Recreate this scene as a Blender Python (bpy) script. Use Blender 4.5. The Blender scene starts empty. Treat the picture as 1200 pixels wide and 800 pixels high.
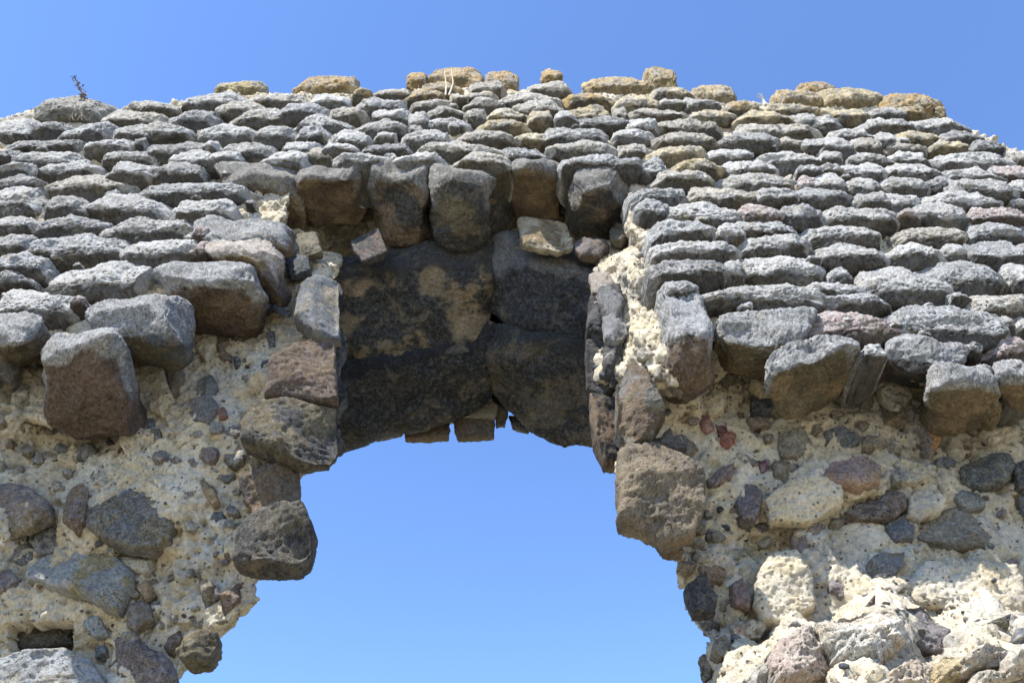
import bpy, math
import numpy as np
from mathutils import Vector

# ------------------------------------------------------------------ basics
sc = bpy.context.scene
col = sc.collection
RNG = np.random.default_rng(11)
F = 1000.0                      # focal length in photo pixels (photo 1200 wide)
PITCH = math.radians(45)
CAM = np.array([0.0, 0.0, 1.6])
D = 2.6                         # distance to the wall face
CP, SP = math.cos(PITCH), math.sin(PITCH)
YB = D + 1.75                   # back of the wall

def P(px, py, Y):
    """world point seen in direction (px,py) at wall depth Y"""
    px = np.asarray(px, float); py = np.asarray(py, float); Y = np.asarray(Y, float)
    u = (px - 600) / F; v = (400 - py) / F
    dy = CP - v * SP; dz = SP + v * CP
    t = Y / dy
    return np.stack([u * t, Y + 0 * t, CAM[2] + dz * t], -1)

BT = 0.20                        # the face leans back a little above the arch
def bat(py):
    py = np.asarray(py, float)
    th = np.tan(PITCH + np.arctan((400 - np.minimum(py, 400)) / F))
    return np.maximum(0, (D - D * BT) / (1 - BT * th) - D)

def face_y(px):
    # the facing bulges very slightly towards the middle of the wall
    return D + 0.14 * ((np.asarray(px, float) - 600) / 600) ** 2

# ------------------------------------------------------------------ noise
_perm = np.random.default_rng(3).permutation(256)
_perm = np.concatenate([_perm, _perm, _perm])
_g = np.random.default_rng(5).normal(size=(256, 3)); _g /= np.linalg.norm(_g, axis=1)[:, None]

def perlin(p):
    i = np.floor(p).astype(int); f = p - i; i &= 255
    w = f * f * f * (f * (f * 6 - 15) + 10)
    r = 0
    for dx in (0, 1):
        for dy in (0, 1):
            for dz in (0, 1):
                h = _perm[_perm[_perm[(i[:, 0] + dx) & 255] + ((i[:, 1] + dy) & 255)] + ((i[:, 2] + dz) & 255)]
                g = _g[h]
                d = g[:, 0] * (f[:, 0] - dx) + g[:, 1] * (f[:, 1] - dy) + g[:, 2] * (f[:, 2] - dz)
                d = d * (w[:, 0] if dx else 1 - w[:, 0]) * (w[:, 1] if dy else 1 - w[:, 1]) * (w[:, 2] if dz else 1 - w[:, 2])
                r = r + d
    return r * 1.6

def sstep(a, b, x):
    t = np.clip((x - a) / (b - a), 0, 1)
    return t * t * (3 - 2 * t)

# ------------------------------------------------------------------ box-sphere template
_tpl = {}
def template(nx, ny, nz):
    k = (nx, ny, nz)
    if k in _tpl: return _tpl[k]
    V = []; Q = []; base = 0
    def face(na, nb, fn):
        nonlocal base
        a = np.linspace(-1, 1, na + 1); b = np.linspace(-1, 1, nb + 1)
        A, B = np.meshgrid(a, b, indexing='ij')
        V.append(np.stack(fn(A.ravel(), B.ravel()), -1))
        i = np.arange(na * nb); r = i // nb; c = i % nb
        s = base + r * (nb + 1) + c
        Q.append(np.stack([s, s + nb + 1, s + nb + 2, s + 1], -1))
        base += (na + 1) * (nb + 1)
    o = np.ones_like
    face(nx, nz, lambda a, b: (a, -o(a), b))
    face(nz, nx, lambda a, b: (b, o(a), a))
    face(ny, nz, lambda a, b: (o(a), a, b))
    face(nz, ny, lambda a, b: (-o(a), b, a))
    face(nx, ny, lambda a, b: (a, b, o(a)))
    face(ny, nx, lambda a, b: (b, a, -o(a)))
    V = np.concatenate(V); Q = np.concatenate(Q)
    key = np.round(V * 4000).astype(np.int64)
    _, idx, inv = np.unique(key, axis=0, return_index=True, return_inverse=True)
    inv = inv.ravel()
    _tpl[k] = (V[idx], inv[Q])
    return _tpl[k]

def roughen(W, N, amp=1.0, seed=0.0, lo=1.0, hi=1.0):
    """push world points along N with rock noise (metres)"""
    s = np.array([seed * 7.1, seed * 3.3, seed * 5.7])
    q = W + s
    q = q * np.array([1, 1, 1.5])
    d = (0.011 * lo * perlin(q * 7) + 0.007 * perlin(q * 17)
         + 0.0062 * perlin(q * 36) + hi * (0.0075 * perlin(q * 72) + 0.0065 * perlin(q * 125)))
    # vesicles and chips: sharp little hollows
    pit = perlin(q * 62 + 9.3)
    d -= (0.25 + 0.75 * hi) * 0.012 * sstep(0.28, 0.5, pit)
    led = perlin(q * np.array([6, 6, 18]) + 4.7)     # bedding ledges
    d += 0.006 * np.abs(led) * lo
    return W + N * (amp * d)[:, None]

def mk_mesh(name, V, Q, tint, mat, smooth=True):
    me = bpy.data.meshes.new(name)
    me.vertices.add(len(V)); me.vertices.foreach_set('co', V.astype(np.float32).ravel())
    n = len(Q); k = Q.shape[1]
    me.loops.add(n * k); me.loops.foreach_set('vertex_index', Q.astype(np.int32).ravel())
    me.polygons.add(n)
    me.polygons.foreach_set('loop_start', np.arange(0, n * k, k, dtype=np.int32))
    me.polygons.foreach_set('use_smooth', np.full(n, smooth))
    if tint is not None:
        a = me.attributes.new('tint', 'FLOAT_COLOR', 'POINT')
        a.data.foreach_set('color', tint.astype(np.float32).ravel())
    me.update(calc_edges=True)
    me.materials.append(mat)
    return me

def link(name, me, origin, parent=None):
    o = bpy.data.objects.new(name, me)
    o.location = Vector(origin)
    if parent is not None:
        o.parent = parent
        o.location = Vector(origin) - parent.location
    col.objects.link(o)
    return o

def add(name, V, Q, tint, mat, parent=None, origin=None):
    c = (V.max(0) + V.min(0)) / 2 if origin is None else np.asarray(origin)
    return link(name, mk_mesh(name, V - c, Q, tint, mat), c, parent)

# ------------------------------------------------------------------ materials
def nodes(mat):
    mat.use_nodes = True
    nt = mat.node_tree; nt.nodes.clear()
    return nt, nt.nodes, nt.links

def make_stone(name, spec=0.25, rough=0.9, pale=1.0):
    m = bpy.data.materials.new(name); nt, N, L = nodes(m)
    out = N.new('ShaderNodeOutputMaterial'); b = N.new('ShaderNodeBsdfPrincipled')
    b.inputs['Roughness'].default_value = rough; b.inputs['Specular IOR Level'].default_value = spec
    L.new(b.outputs[0], out.inputs[0])
    geo = N.new('ShaderNodeNewGeometry'); pos = geo.outputs['Position']
    at = N.new('ShaderNodeAttribute'); at.attribute_name = 'tint'
    def noise(scale, detail=5, r=0.6, dist=0):
        n = N.new('ShaderNodeTexNoise'); n.inputs['Scale'].default_value = scale
        n.inputs['Detail'].default_value = detail; n.inputs['Roughness'].default_value = r
        n.inputs['Distortion'].default_value = dist
        L.new(pos, n.inputs['Vector']); return n.outputs['Fac']
    def ramp(x, a, c, va=0.0, vc=1.0):
        r = N.new('ShaderNodeMapRange'); r.inputs[1].default_value = a; r.inputs[2].default_value = c
        r.inputs[3].default_value = va; r.inputs[4].default_value = vc; L.new(x, r.inputs[0]); return r.outputs[0]
    def mul(c, fac):
        x = N.new('ShaderNodeVectorMath'); x.operation = 'SCALE'; L.new(c, x.inputs[0]); L.new(fac, x.inputs['Scale']); return x.outputs[0]
    def mix(fac, a, c):
        x = N.new('ShaderNodeMix'); x.data_type = 'RGBA'
        L.new(fac, x.inputs[0]); L.new(a, x.inputs[6])
        if isinstance(c, tuple): x.inputs[7].default_value = c
        else: L.new(c, x.inputs[7])
        return x.outputs[2]
    def math_(op, a, c):
        x = N.new('ShaderNodeMath'); x.operation = op; L.new(a, x.inputs[0])
        if isinstance(c, (int, float)): x.inputs[1].default_value = c
        else: L.new(c, x.inputs[1])
        return x.outputs[0]
    c = mul(at.outputs['Color'], ramp(noise(9, 6, 0.65), 0.25, 0.75, 0.62, 1.36))
    c = mul(c, ramp(noise(75, 6, 0.75), 0.32, 0.68, 0.5, 1.45))
    # pale crustose lichen, amount in the alpha of the tint
    lm = math_('MAXIMUM', ramp(noise(38, 8, 0.75, 0.5), 0.48, 0.60), math_('MULTIPLY', ramp(noise(105, 6, 0.8), 0.5, 0.6), 0.8))
    lm = math_('MULTIPLY', lm, at.outputs['Alpha'])
    c = mix(lm, c, (0.66 * pale, 0.66 * pale, 0.64 * pale, 1))
    # thin warm stains
    wm = ramp(noise(7, 6, 0.65, 1.0), 0.56, 0.70, 0, 0.45)
    c = mix(wm, c, (0.33, 0.27, 0.17, 1))
    # dark mineral grains, and vesicles with their inner shade put into the colour
    v = N.new('ShaderNodeTexVoronoi'); v.inputs['Scale'].default_value = 95; v.inputs['Randomness'].default_value = 1
    L.new(pos, v.inputs['Vector'])
    pit = ramp(v.outputs['Distance'], 0.12, 0.3, 1, 0)
    pit = math_('MULTIPLY', pit, ramp(noise(11, 3), 0.38, 0.55))
    c = mix(math_('MULTIPLY', pit, 0.75), c, (0.05, 0.047, 0.045, 1))
    L.new(c, b.inputs['Base Color'])
    h = math_('ADD', noise(130, 7, 0.75), math_('MULTIPLY', pit, -0.7))
    h = math_('ADD', h, math_('MULTIPLY', noise(420, 3, 0.6), 0.35))
    bp = N.new('ShaderNodeBump'); bp.inputs['Strength'].default_value = 1.0; bp.inputs['Distance'].default_value = 0.017
    L.new(h, bp.inputs['Height']); L.new(bp.outputs[0], b.inputs['Normal'])
    return m

def make_mortar():
    m = bpy.data.materials.new('lime_mortar'); nt, N, L = nodes(m)
    out = N.new('ShaderNodeOutputMaterial'); b = N.new('ShaderNodeBsdfPrincipled')
    b.inputs['Roughness'].default_value = 0.95; b.inputs['Specular IOR Level'].default_value = 0.15
    L.new(b.outputs[0], out.inputs[0])
    geo = N.new('ShaderNodeNewGeometry'); pos = geo.outputs['Position']
    def noise(scale, detail=5, r=0.6, dist=0):
        n = N.new('ShaderNodeTexNoise'); n.inputs['Scale'].default_value = scale
        n.inputs['Detail'].default_value = detail; n.inputs['Roughness'].default_value = r
        n.inputs['Distortion'].default_value = dist
        L.new(pos, n.inputs['Vector']); return n.outputs['Fac']
    def ramp(x, a, c, va=0.0, vc=1.0):
        r = N.new('ShaderNodeMapRange'); r.inputs[1].default_value = a; r.inputs[2].default_value = c
        r.inputs[3].default_value = va; r.inputs[4].default_value = vc; L.new(x, r.inputs[0]); return r.outputs[0]
    def mix(fac, a, c):
        x = N.new('ShaderNodeMix'); x.data_type = 'RGBA'; L.new(fac, x.inputs[0])
        for s, k in ((a, 6), (c, 7)):
            if isinstance(s, tuple): x.inputs[k].default_value = s
            else: L.new(s, x.inputs[k])
        return x.outputs[2]
    def math_(op, a, c):
        x = N.new('ShaderNodeMath'); x.operation = op; L.new(a, x.inputs[0])
        if isinstance(c, (int, float)): x.inputs[1].default_value = c
        else: L.new(c, x.inputs[1])
        return x.outputs[0]
    c = mix(ramp(noise(5, 5, 0.6, 0.5), 0.35, 0.65), (0.53, 0.485, 0.395, 1), (0.50, 0.42, 0.28, 1))
    c = mix(ramp(noise(3.4, 6, 0.65, 0.4), 0.5, 0.68, 0, 0.85), c, (0.29, 0.285, 0.265, 1))
    c = mix(ramp(noise(17, 6, 0.7), 0.55, 0.72, 0, 0.7), c, (0.23, 0.19, 0.14, 1))
    x = N.new('ShaderNodeVectorMath'); x.operation = 'SCALE'; L.new(c, x.inputs[0]); L.new(ramp(noise(70, 5, 0.7), 0.3, 0.7, 0.68, 1.28), x.inputs['Scale']); c = x.outputs[0]
    # small aggregate set into the lime: each grain its own dull colour
    v = N.new('ShaderNodeTexVoronoi'); v.inputs['Scale'].default_value = 42; L.new(pos, v.inputs['Vector'])
    g = ramp(v.outputs['Distance'], 0.20, 0.30, 1, 0)
    sep = N.new('ShaderNodeSeparateColor'); L.new(v.outputs['Color'], sep.inputs[0])
    g = math_('MULTIPLY', g, ramp(sep.outputs[0], 0.66, 0.68))
    gc = mix(ramp(sep.outputs[1], 0.2, 0.9), (0.07, 0.075, 0.08, 1), (0.2, 0.15, 0.11, 1))
    c = mix(math_('MULTIPLY', g, 0.85), c, gc)
    v2 = N.new('ShaderNodeTexVoronoi'); v2.inputs['Scale'].default_value = 130; L.new(pos, v2.inputs['Vector'])
    p = math_('MULTIPLY', ramp(v2.outputs['Distance'], 0.15, 0.3, 1, 0), ramp(noise(14, 3), 0.5, 0.62))
    c = mix(math_('MULTIPLY', p, 0.4), c, (0.12, 0.10, 0.08, 1))
    L.new(c, b.inputs['Base Color'])
    h = math_('ADD', math_('MULTIPLY', noise(55, 8, 0.72), ramp(noise(6, 3), 0.35, 0.65, 0.35, 1.1)), math_('MULTIPLY', g, 0.35))
    h = math_('ADD', h, math_('MULTIPLY', p, -0.5))
    h = math_('ADD', h, math_('MULTIPLY', noise(330, 4, 0.6), 0.3))
    bp = N.new('ShaderNodeBump'); bp.inputs['Strength'].default_value = 1.0; bp.inputs['Distance'].default_value = 0.013
    L.new(h, bp.inputs['Height']); L.new(bp.outputs[0], b.inputs['Normal'])
    return m

def make_plain(name, c, rough=0.9):
    m = bpy.data.materials.new(name); nt, N, L = nodes(m)
    out = N.new('ShaderNodeOutputMaterial'); b = N.new('ShaderNodeBsdfPrincipled'); L.new(b.outputs[0], out.inputs[0])
    b.inputs['Roughness'].default_value = rough
    n = N.new('ShaderNodeTexNoise'); n.inputs['Scale'].default_value = 60
    r = N.new('ShaderNodeMapRange'); r.inputs[3].default_value = 0.6; r.inputs[4].default_value = 1.4; L.new(n.outputs['Fac'], r.inputs[0])
    x = N.new('ShaderNodeVectorMath'); x.operation = 'SCALE'; x.inputs[0].default_value = c; L.new(r.outputs[0], x.inputs['Scale'])
    L.new(x.outputs[0], b.inputs['Base Color'])
    return m

M_STONE = make_stone('weathered_basalt')
M_MORTAR = make_mortar()
M_DRY = make_plain('dry_straw', (0.5, 0.45, 0.33))
M_STRAW = make_plain('dull_straw', (0.30, 0.26, 0.18))
M_WEED = make_plain('dry_dark_weed', (0.13, 0.10, 0.085))

# ------------------------------------------------------------------ the wall thing
wall = bpy.data.objects.new('ruined_archway', None)
wall.location = (0, D + 0.8, 0); wall.empty_display_size = 0.3
col.objects.link(wall)
wall['label'] = 'ruined grey stone wall with a broken pointed arch opening and crumbling rubble core'
wall['category'] = 'ruined arch'

# colours ----------------------------------------------------------
GREY = (0.43, 0.415, 0.385); PALEG = (0.56, 0.545, 0.515); DARK = (0.21, 0.207, 0.203); BLUE = (0.335, 0.335, 0.335)
WARM = (0.47, 0.42, 0.335); OCHRE = (0.46, 0.33, 0.145); PINK = (0.44, 0.335, 0.31); SAND = (0.55, 0.475, 0.33)
BROWN = (0.17, 0.115, 0.068); RED = (0.145, 0.102, 0.076); OLIVE = (0.155, 0.125, 0.07); SOOT = (0.022, 0.022, 0.025)
TAN = (0.27, 0.195, 0.10); RUST = (0.30, 0.085, 0.04); PURPLE = (0.17, 0.138, 0.13); SLATE = (0.10, 0.11, 0.12)
CREAM = (0.52, 0.46, 0.34); ORANGE = (0.36, 0.19, 0.07); CHAR = (0.055, 0.052, 0.048)

def tint_arr(W, c, alpha=0.5, c2=None, f2=None, seed=0.0, var=0.18):
    c = np.asarray(c)
    n = perlin(W * 6 + seed)
    c = c * 0.8; c2 = None if c2 is None else np.asarray(c2) * 0.8
    t = c[None, :] * (1 + var * n[:, None])
    if c2 is not None:
        t = t * (1 - f2[:, None]) + np.asarray(c2)[None, :] * (1 + var * n[:, None]) * f2[:, None]
    return np.concatenate([np.clip(t, 0, 1), np.full((len(W), 1), alpha) if np.isscalar(alpha) else alpha[:, None]], 1)

def res(px, k=1.9, lo=5, hi=110):
    return int(np.clip(round(px / k), lo, hi))

# ------------------------------------------------------------------ stone makers -> (V, Q, tint)
def coursed(x0, x1, yt, yb, tint=None, Y=None, depth=0.2, e=None, roll=None, alpha=None, amp=1.0, under=None, kres=1.35, facets=8):
    """a stone of the facing, seen between x0..x1 and yt..yb in the photo"""
    r = RNG
    xc = (x0 + x1) / 2
    Y = (float(face_y(xc)) + r.normal(0, 0.014) if Y is None else Y) + float(bat((yt + yb) / 2))
    A = P(xc, yt, Y); B = P(xc, yb, Y)
    Cl = P(x0, (yt + yb) / 2, Y); Cr = P(x1, (yt + yb) / 2, Y)
    a = (Cr[0] - Cl[0]) / 2 * 1.07; b = (A[2] - B[2]) / 2 * 1.13
    cen = np.array([(Cl[0] + Cr[0]) / 2, Y + depth * 0.86, (A[2] + B[2]) / 2])
    e = e or r.uniform(2.25, 3.1)
    V, Q = template(res(x1 - x0, kres), 9, res((yb - yt) * 1.5, kres))
    p = V / (np.sum(np.abs(V) ** e, 1) ** (1 / e))[:, None]
    # chiselled / broken facets
    for _ in range(facets):
        m = np.array([r.normal(0, 0.9), -abs(r.normal(0.3, 0.45)), r.normal(0, 0.9)]); m /= np.linalg.norm(m)
        s = p @ m; d = np.max(s) * r.uniform(0.74, 0.96)
        p = p - m[None, :] * (np.maximum(0, s - d) * 0.92)[:, None]
    # irregular outline
    sd = r.uniform(0, 90)
    q = p * np.array([max(a / b, 1) ** 0.6, 1, 1])
    k = 1 + 0.13 * perlin(q * 1.1 + sd) + 0.09 * perlin(q * 2.6 + sd)
    p = p * np.stack([k ** 0.5, k, k], 1)
    # the weathered upper half leans back, the lower edge is undercut
    kf = 0.45 + 0.2 * sstep(-0.1, 0.5, p[:, 2])
    p[:, 1] = np.where(p[:, 1] < 0, -1 + (1 + p[:, 1]) * kf, p[:, 1])
    w = p[:, 2]
    front = np.maximum(0, -p[:, 1])
    lean = front * (0.045 * np.maximum(0, w + 0.1) ** 1.5)
    und = front * 0.25 * np.maximum(0, -0.55 - w)
    W = np.stack([p[:, 0] * a, p[:, 1] * depth + (lean * b * 2.4 + und * b * 2.2), p[:, 2] * b], 1)
    rl = r.normal(0, 0.04) if roll is None else roll
    cr, sr = math.cos(rl), math.sin(rl)
    W = np.stack([W[:, 0] * cr - W[:, 2] * sr, W[:, 1], W[:, 0] * sr + W[:, 2] * cr], 1)
    Nn = p * np.array([1 / max(a, 0.02), 1 / depth, 1 / max(b, 0.02)]) * 0.05
    Nn /= (np.linalg.norm(Nn, axis=1)[:, None] + 1e-9)
    W[:, 1] += BT * W[:, 2]
    W = W + cen
    sz = min(1.0, b / 0.05)
    W = roughen(W, Nn, amp * (0.55 + 0.45 * sz), 0.0, lo=sz, hi=0.62)
    if tint is None:
        k = r.uniform()
        tint = GREY if k < .5 else PALEG if k < .72 else BLUE if k < .82 else DARK if k < .9 else WARM
        tint = np.asarray(tint) * r.uniform(0.78, 1.12) * (0.8 if xc < 300 else 1)
    al = r.uniform(0.55, 0.95) if alpha is None else alpha
    fr = sstep(-0.52, -0.8, V[:, 2] + 0.3 * perlin(W * 9) + 0.2 * perlin(W * 30))  # lower edge and underside coloured near-black: painted shade on top of dark basalt
    tint = np.asarray(tint, float); pc = None; pf = None
    if tint[0] - tint[2] > 0.16:      # lichen stained stones: crusty ochre patches over grey tan stone
        pc = tint * np.array([1.05, 1.0, 0.85]); pf = sstep(-0.18, 0.05, perlin(W * 9 + 71) + 0.5 * perlin(W * 27) + 0.3 * perlin(W * 70))
        tint = 0.45 * tint + 0.55 * np.array([0.30, 0.28, 0.24])
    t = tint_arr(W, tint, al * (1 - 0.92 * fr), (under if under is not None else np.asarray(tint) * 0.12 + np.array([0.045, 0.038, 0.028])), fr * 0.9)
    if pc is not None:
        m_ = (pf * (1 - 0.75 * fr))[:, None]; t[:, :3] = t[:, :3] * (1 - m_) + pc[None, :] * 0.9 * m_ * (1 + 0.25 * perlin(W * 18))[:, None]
    return W, Q, t

def block(fbl, fbr, bbr, bbl, ftl, ftr, yf, yb, tint, under, alpha=0.6, e=5.5, amp=0.8, n=None, hback=0.22, u2=None, kres=1.5, round_=None):
    """a long stone seen from below: lit front face ft/fb at depth yf, broken underside running back to bb at depth yb"""
    def q_(p, o): return P(p[0], p[1], D + o + float(bat(p[1])))
    yfa = yf if isinstance(yf, tuple) else (yf, yf); yba = yb if isinstance(yb, tuple) else (yb, yb)
    c = {}
    c[(-1, -1, -1)] = q_(fbl, yfa[0]); c[(1, -1, -1)] = q_(fbr, yfa[1])
    c[(-1, 1, -1)] = q_(bbl, yba[0]); c[(1, 1, -1)] = q_(bbr, yba[1])
    c[(-1, -1, 1)] = q_(ftl, yfa[0] + 0.03); c[(1, -1, 1)] = q_(ftr, yfa[1] + 0.03)
    for s in (-1, 1):
        k = c[(s, 1, -1)].copy(); k[1] += 0.1; k[2] = max(k[2] + hback, c[(s, -1, 1)][2] * 0.5 + k[2] * 0.5); c[(s, 1, 1)] = k
    wpx = max(abs(fbr[0] - fbl[0]), abs(bbr[0] - bbl[0]), 10); hf = max(abs(fbl[1] - ftl[1]), abs(fbr[1] - ftr[1]), 8)
    hu = max(abs(bbl[1] - fbl[1]), abs(bbr[1] - fbr[1]), 10)
    V, Q = template(res(wpx, kres, 8, 90), res(hu, kres, 8, 90), res(hf, 1.8, 6, 50))
    p = V / (np.sum(np.abs(V) ** e, 1) ** (1 / e))[:, None]
    r = RNG
    for _ in range(9):
        m = np.array([r.normal(0, 0.9), r.normal(-0.3, 0.6), -abs(r.normal(0.5, 0.5))]); m /= np.linalg.norm(m)
        s = p @ m; dd = np.max(s) * r.uniform(0.76, 0.95)
        p = p - m[None, :] * (np.maximum(0, s - dd) * 0.8)[:, None]
    W = 0
    mx_ = np.mean([v_[0] for v_ in c.values()])
    for k in c: c[k] = c[k] + r.normal(0, 0.012, 3); c[k][0] = mx_ + 1.08 * (c[k][0] - mx_)
    for k, vv in c.items():
        W = W + ((1 + k[0] * p[:, 0]) * (1 + k[1] * p[:, 1]) * (1 + k[2] * p[:, 2]) / 8)[:, None] * vv
    cen = W.mean(0); ext = (W.max(0) - W.min(0)) / 2
    Nn = np.stack([p[:, 0] ** 5, p[:, 1] ** 5, p[:, 2] ** 5], 1) + 1e-4 * p
    Nn /= np.linalg.norm(Nn, axis=1)[:, None]
    W = roughen(W, Nn, amp, 0.0, 2.2, hi=0.55 + 0.3 * sstep(0.0, 0.8, V[:, 2]))
    W += 0.042 * np.stack([perlin(W * 5 + 5), perlin(W * 4 + 15), perlin(W * 4 + 25)], 1)
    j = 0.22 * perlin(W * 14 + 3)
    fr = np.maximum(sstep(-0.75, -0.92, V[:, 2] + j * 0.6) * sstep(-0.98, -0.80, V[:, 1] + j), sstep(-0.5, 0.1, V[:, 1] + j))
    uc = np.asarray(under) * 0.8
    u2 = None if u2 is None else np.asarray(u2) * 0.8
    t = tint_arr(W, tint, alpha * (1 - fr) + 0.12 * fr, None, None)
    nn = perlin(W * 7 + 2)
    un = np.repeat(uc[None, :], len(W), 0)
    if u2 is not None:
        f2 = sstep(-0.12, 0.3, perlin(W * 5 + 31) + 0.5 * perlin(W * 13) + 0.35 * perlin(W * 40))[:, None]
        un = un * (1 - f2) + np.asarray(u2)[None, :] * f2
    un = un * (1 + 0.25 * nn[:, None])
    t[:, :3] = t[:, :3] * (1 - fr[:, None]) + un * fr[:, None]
    return W, Q, np.clip(t, 0, 1)

def poly(pts, off, tint, ext=None, c=0.07, alpha=0.15, hi=0.4, flat=0.6, amp=0.8, c2=None, kres=2.0, pw=0.8, seed=None, facets=3, lo=1.0):
    """a stone with an outline given by its corners (px,py[,off]); bulges towards the viewer by c"""
    pts = np.array([(p[0], p[1], p[2] if len(p) > 2 else off) for p in pts], float)
    cx, cy = pts[:, 0].mean(), pts[:, 1].mean()
    # plane fit of depth over the outline
    Am = np.stack([pts[:, 0] - cx, pts[:, 1] - cy, np.ones(len(pts))], 1)
    if np.ptp(pts[:, 2]) < 1e-6: co = np.array([0, 0, off])
    else: co = np.linalg.lstsq(Am, pts[:, 2], rcond=None)[0]
    w = np.ptp(pts[:, 0]); h = np.ptp(pts[:, 1])
    n1, n2 = res(w, kres, 6, 110), res(h, kres, 6, 110)
    V, Q = template(n1, 8, n2)
    p = V / np.linalg.norm(V, axis=1)[:, None] * 0.35 + 0.65 * V / (np.sum(np.abs(V) ** 4, 1) ** 0.25)[:, None]
    rho = np.minimum(np.hypot(p[:, 0], p[:, 2]), 1.25); phi = np.arctan2(-p[:, 2], p[:, 0])
    # polygon radius by angle (ray / segment)
    d = np.stack([np.cos(phi), np.sin(phi)], 1); R = np.full(len(d), 1e9)
    asp = np.array([w / 2, h / 2])
    dd = d * asp; dd /= np.linalg.norm(dd, axis=1)[:, None]
    q = pts[:, :2] - [cx, cy]
    for i in range(len(q)):
        a, b = q[i], q[(i + 1) % len(q)]; s = b - a
        den = dd[:, 0] * s[1] - dd[:, 1] * s[0]; den = np.where(np.abs(den) < 1e-9, 1e-9, den)
        t = (a[0] * s[1] - a[1] * s[0]) / den; uu = (a[0] * dd[:, 1] - a[1] * dd[:, 0]) / den
        R = np.where((t > 0) & (uu >= -1e-6) & (uu <= 1 + 1e-6) & (t < R), t, R)
    R = np.where(R > 1e8, min(w, h) / 2, R)
    # max in-plane radius of the template by angle, so that the rim lands on the outline
    mx = 0.35 + 0.65 / (np.abs(np.cos(phi)) ** 4 + np.abs(np.sin(phi)) ** 4) ** 0.25
    rr = np.clip(rho / mx, 0, 1)
    X = cx + dd[:, 0] * R * rr; Yp = cy + dd[:, 1] * R * rr
    Y0 = D + co[2] + co[0] * (X - cx) + co[1] * (Yp - cy) + bat(Yp)
    base = P(X, Yp, Y0)
    v = np.sign(p[:, 1]) * np.abs(p[:, 1]) ** flat
    r = RNG
    dep = v * c
    for _ in range(facets):
        g = r.normal(0, 0.5, 2); lim = r.uniform(0.45, 0.85)
        s = -v + g[0] * p[:, 0] + g[1] * p[:, 2]
        dep = dep + c * 0.7 * np.maximum(0, s - (lim + 0.25))
    if ext is None: ext = np.array([0, 1.0, 0])
    ext = np.asarray(ext, float); ext = ext / np.linalg.norm(ext)
    W = base + ext[None, :] * dep[:, None]
    Nn = ext[None, :] * (v)[:, None] + 0.9 * (base - base.mean(0)) / (np.abs(base - base.mean(0)).max() + 1e-6) * (rr ** 3)[:, None]
    Nn /= (np.linalg.norm(Nn, axis=1)[:, None] + 1e-9)
    W = roughen(W, Nn, amp, 0.0, lo, hi=hi)
    t = tint_arr(W, tint, alpha, c2, None if c2 is None else sstep(-0.05, 0.16, perlin(W * 6 + 41) + 0.5 * perlin(W * 17) + 0.4 * perlin(W * 45)), var=0.25)
    return W, Q, t

# ------------------------------------------------------------------ mortar core
# where the facing still stands (photo outline of its lower edge), pieces (x, y)
FACE_LOW = np.array([(-400, 400), (0, 405), (38, 400), (70, 400), (135, 395), (140, 388), (222, 392), (226, 345), (298, 330), (302, 300), (330, 275), (346, 205),
                     (430, 200), (500, 197), (575, 197), (602, 190), (657, 190), (670, 205), (735, 212), (738, 270), (762, 290), (770, 335),
                     (777, 385), (838, 398), (860, 402), (955, 400), (1010, 400), (1035, 415), (1078, 440), (1180, 450), (1250, 455), (1700, 470)], float)
CTRL = np.array([
 (345, 240, .50), (400, 270, .66), (540, 290, .75), (660, 285, .70), (720, 260, .50), (335, 300, .36), (370, 315, .40), (300, 340, .42),
 (0, 450, .36), (100, 500, .49), (180, 430, .44), (230, 420, .44), (330, 380, .42), (385, 350, .42), (385, 450, .42), (330, 450, .36), (330, 520, .42),
 (260, 500, .38), (345, 560, .5), (300, 620, .46), (200, 560, .4), (100, 600, .44), (50, 700, .54), (150, 700, .54), (280, 700, .5), (220, 780, .60), (100, 790, .60), (0, 800, .60), (0, 600, .44),
 (45, 745, .56), (50, 640, .54),
 (-150, 450, .36), (-150, 800, .55), (-300, 600, .3),
 (715, 330, .36), (720, 400, .38), (748, 320, .17), (760, 400, .16), (775, 430, .14), (705, 500, .5), (760, 480, .3), (740, 560, .36), (800, 520, .38), (860, 480, .40), (900, 560, .40),
 (1000, 530, .38), (1100, 520, .40), (1200, 520, .38), (800, 640, .42), (820, 720, .5), (830, 790, .5), (900, 650, .50), (1000, 640, .48), (1100, 640, .46), (1200, 620, .44),
 (900, 740, .46), (960, 705, .44), (1100, 700, .46), (1200, 690, .44), (930, 765, .05), (1040, 740, -.06), (1150, 765, -.14), (1010, 800, -.18), (1200, 785, -.22), (880, 810, .10), (850, 790, .36),
 (1350, 520, .36), (1350, 760, -.1), (1400, 640, .2),
 (-150, 1100, .05), (0, 1000, .5), (200, 1000, .5), (830, 1000, .3), (900, 1000, -.1), (1050, 1000, -.4), (1200, 1000, -.45), (1400, 1000, -.4), (1000, 1250, -.5), (0, 1250, 0.0)], float)

def core_off(px, py):
    px = np.asarray(px, float); py = np.asarray(py, float)
    low = np.interp(px, FACE_LOW[:, 0], FACE_LOW[:, 1])
    d2 = (px[..., None] - CTRL[:, 0]) ** 2 + ((py[..., None] - CTRL[:, 1])) ** 2 + 90
    w = 1 / d2 ** 1.7
    o = (w * CTRL[:, 2]).sum(-1) / w.sum(-1)
    o = np.where((o > 0.15), o + 0.38 * (o - 0.15), o)
    f = sstep(-2, 16, py - low)
    return (0.14 + (face_y(px) - D)) * (1 - f) + o * f + bat(py)

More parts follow.
